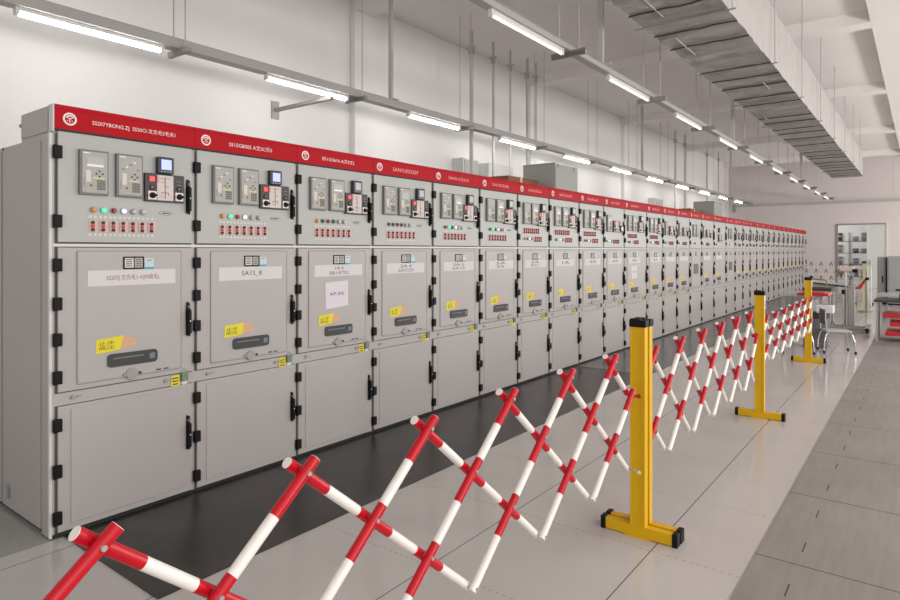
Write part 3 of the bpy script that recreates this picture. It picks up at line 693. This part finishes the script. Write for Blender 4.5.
# belt stanchions
def stan(x,y,label,z=.86):
    r=empty('stanchion',(x,y,0),label,'stanchion','belt stanchions')
    link('base',MB().cyl((0,0,0),(0,0,.03),.19,STEELD,24,r1=.17).mesh('b'),r); link('pole',MB().cyl((0,0,.03),(0,0,z-.07),.035,STEEL,14).mesh('b'),r); link('head',MB().cyl((0,0,z-.07),(0,0,z),.042,BLK,14).mesh('b'),r); return r
stan(-1.10,18.5,'steel belt stanchion on a round base with a red belt end')
s2=stan(-2.32,18.6,'steel belt stanchion hidden behind the third yellow post')
bt=MB(); P_=[(-2.28,18.6,.66),(-1.9,18.57,.62),(-1.55,18.54,.59),(-1.30,18.52,.56)]
for a,b in zip(P_[:-1],P_[1:]): bt.prism([(a[0],a[2]),(b[0],b[2]),(b[0],b[2]+.045),(a[0],a[2]+.045)],'y',a[1]-.002,a[1]+.002,DARK)
bo=bt.mesh('belt'); o=link('belt',bo,s2); o.location=(2.32,-18.6,0)
rb=MB().prism([(-1.30,.56),(-1.24,.56),(-1.11,.80),(-1.16,.82),(-1.30,.605)],'y',18.515,18.522,REDTOY).mesh('belt'); o=link('belt_end',rb,s2); o.location=(2.32,-18.6,0); o['label']='red belt end'
# right hand equipment
t=empty('parts_trolley',(-.42,13.0,.004),'dark-topped trolley with red trays at the right edge','trolley')
link('top',MB().box(-.24,.60,-.4,.4,.66,.69,DARK,.006).mesh('t'),t)
for x in (-.20,.56):
    for y in (-.36,.36): link('leg',MB().box(x-.015,x+.015,y-.015,y+.015,0,.66,STEEL).mesh('l'),t)
for z,x in ((.40,-.12),(.26,-.02),(.10,-.08)): link('tray',MB().box(x,.5,-.34,.34,z,z+.07,REDTOY,.01).mesh('l'),t)
t=empty('instrument',(-.20,12.95,.694),'dark instrument standing on the trolley at the right edge','instrument')
link('case',MB().box(-.12,.25,-.1,.1,0,.10,PANELK,.01).mesh('t'),t); link('arm',MB().box(-.17,-.05,-.06,.0,.15,.18,BLK,.005).box(-.06,-.02,-.05,-.01,.08,.34,STEELD).box(-.10,.1,-.06,0,.31,.35,BLK,.008).mesh('t'),t); link('dial',MB().cyl((.03,-.11,.24),(.03,-.05,.24),.045,WHT,14).mesh('t'),t)
def eqcab(x0,x1,y0_,y1_,z,label):
    r=empty('equipment_cabinet',((x0+x1)/2,(y0_+y1_)/2,.004),label,'cabinet','grey equipment cabinets at the far right'); a=(x1-x0)/2; b=(y1_-y0_)/2
    link('body',MB().box(-a,a,-b,b,.04,z,EQ,.01).mesh('t'),r); link('door',MB().box(-a+.03,a-.03,-b-.015,-b,.08,z-.05,EQ,.004).mesh('t'),r); link('handle',MB().box(a-.09,a-.06,-b-.035,-b-.015,z*.45,z*.6,BLK).mesh('t'),r); link('base_strip',MB().box(-a+.01,a-.01,-b+.01,b,0,.04,BLK).mesh('t'),r)
eqcab(-1.04,-.84,21.5,22.6,1.34,'slim grey equipment cabinet at the far right')
eqcab(-.80,.2,21.3,22.6,1.36,'wide grey equipment cabinet at the right edge')
t=empty('low_bench',(-.40,17.2,.004),'low metal bench before the grey equipment cabinets','bench')
link('top',MB().box(-.42,.6,-.5,.5,.50,.54,STEEL,.01).mesh('t'),t)
for x in (-.38,.56):
    for y in (-.45,.45): link('leg',MB().box(x-.02,x+.02,y-.02,y+.02,0,.5,CHROME).mesh('l'),t)
# pole by cabinets
t=empty('thin_pole',(-1.12,20.2,0),'thin pale pole standing left of the grey equipment cabinets','pole')
link('pole',MB().cyl((0,0,.02),(0,0,1.1),.018,PALE,8).mesh('t'),t); link('base',MB().cyl((0,0,0),(0,0,.02),.14,STEEL,16).mesh('t'),t)
# rack in the room behind the door
t=empty('storage_rack',(-2.4,31.6,0),'storage rack full of dark parts seen through the glass door','rack')
for x in (-.9,-.1,.7): link('upright',MB().box(x-.02,x+.02,-.25,.25,0,2.3,STEELD).mesh('t'),t)
for z in (.4,.9,1.4,1.9): link('shelf',MB().box(-.9,.7,-.25,.25,z,z+.03,STEELD).mesh('t'),t)
random.seed(5)
for k,(x,z) in enumerate([(a,b) for b in (.43,.93,1.43,1.93) for a in (-.7,-.45,.12,.42)]):
    hh=random.uniform(.15,.36); tag(link('parts_bin',MB().box(-.1,.1,-.15,.15,0,hh,random.choice((DARK,EQ,PALE,GBOXD)),.01).box(-.05,.05,-.16,-.15,hh*.5,hh*.7,STRIP).mesh('t'),None,(-2.4+x,31.6,z)),'small parts bin on the storage rack behind the glass door','bin','parts bins on the rack behind the glass door')

# ================================================================ light
wd=bpy.data.worlds.new('world'); bpy.context.scene.world=wd; wd.use_nodes=True
bg=wd.node_tree.nodes['Background']; bg.inputs[0].default_value=(1,.97,.955,1); bg.inputs[1].default_value=.92
for k in range(8):
    ld=bpy.data.lights.new('fill_light','POINT'); ld.shadow_soft_size=.6; ld.energy=360; ld.color=(1,.975,.96)  # unseen fill lights added along the right to brighten ceiling, floor and cabinets
    lo=bpy.data.objects.new('fill_light',ld); COL.objects.link(lo); lo.location=(4.6,-2+4.3*k,2.2)
ld=bpy.data.lights.new('back_room_lamp','POINT'); ld.energy=110; ld.shadow_soft_size=.3; lo=bpy.data.objects.new('back_room_lamp',ld); COL.objects.link(lo); lo.location=(-3.6,32,2.9)
cd=bpy.data.cameras.new('camera'); cam=bpy.data.objects.new('camera',cd); COL.objects.link(cam)
cd.sensor_width=36; cd.lens=FPX/900*36; cd.shift_y=-(300-250.5)/900; cd.clip_end=200
cam.location=(0,0,H_EYE); cam.rotation_euler=(PI/2,0,YAW)
bpy.context.scene.camera=cam
sc=bpy.context.scene
sc.view_settings.view_transform='Standard'; sc.view_settings.look='None'; sc.view_settings.exposure=0; sc.view_settings.gamma=1
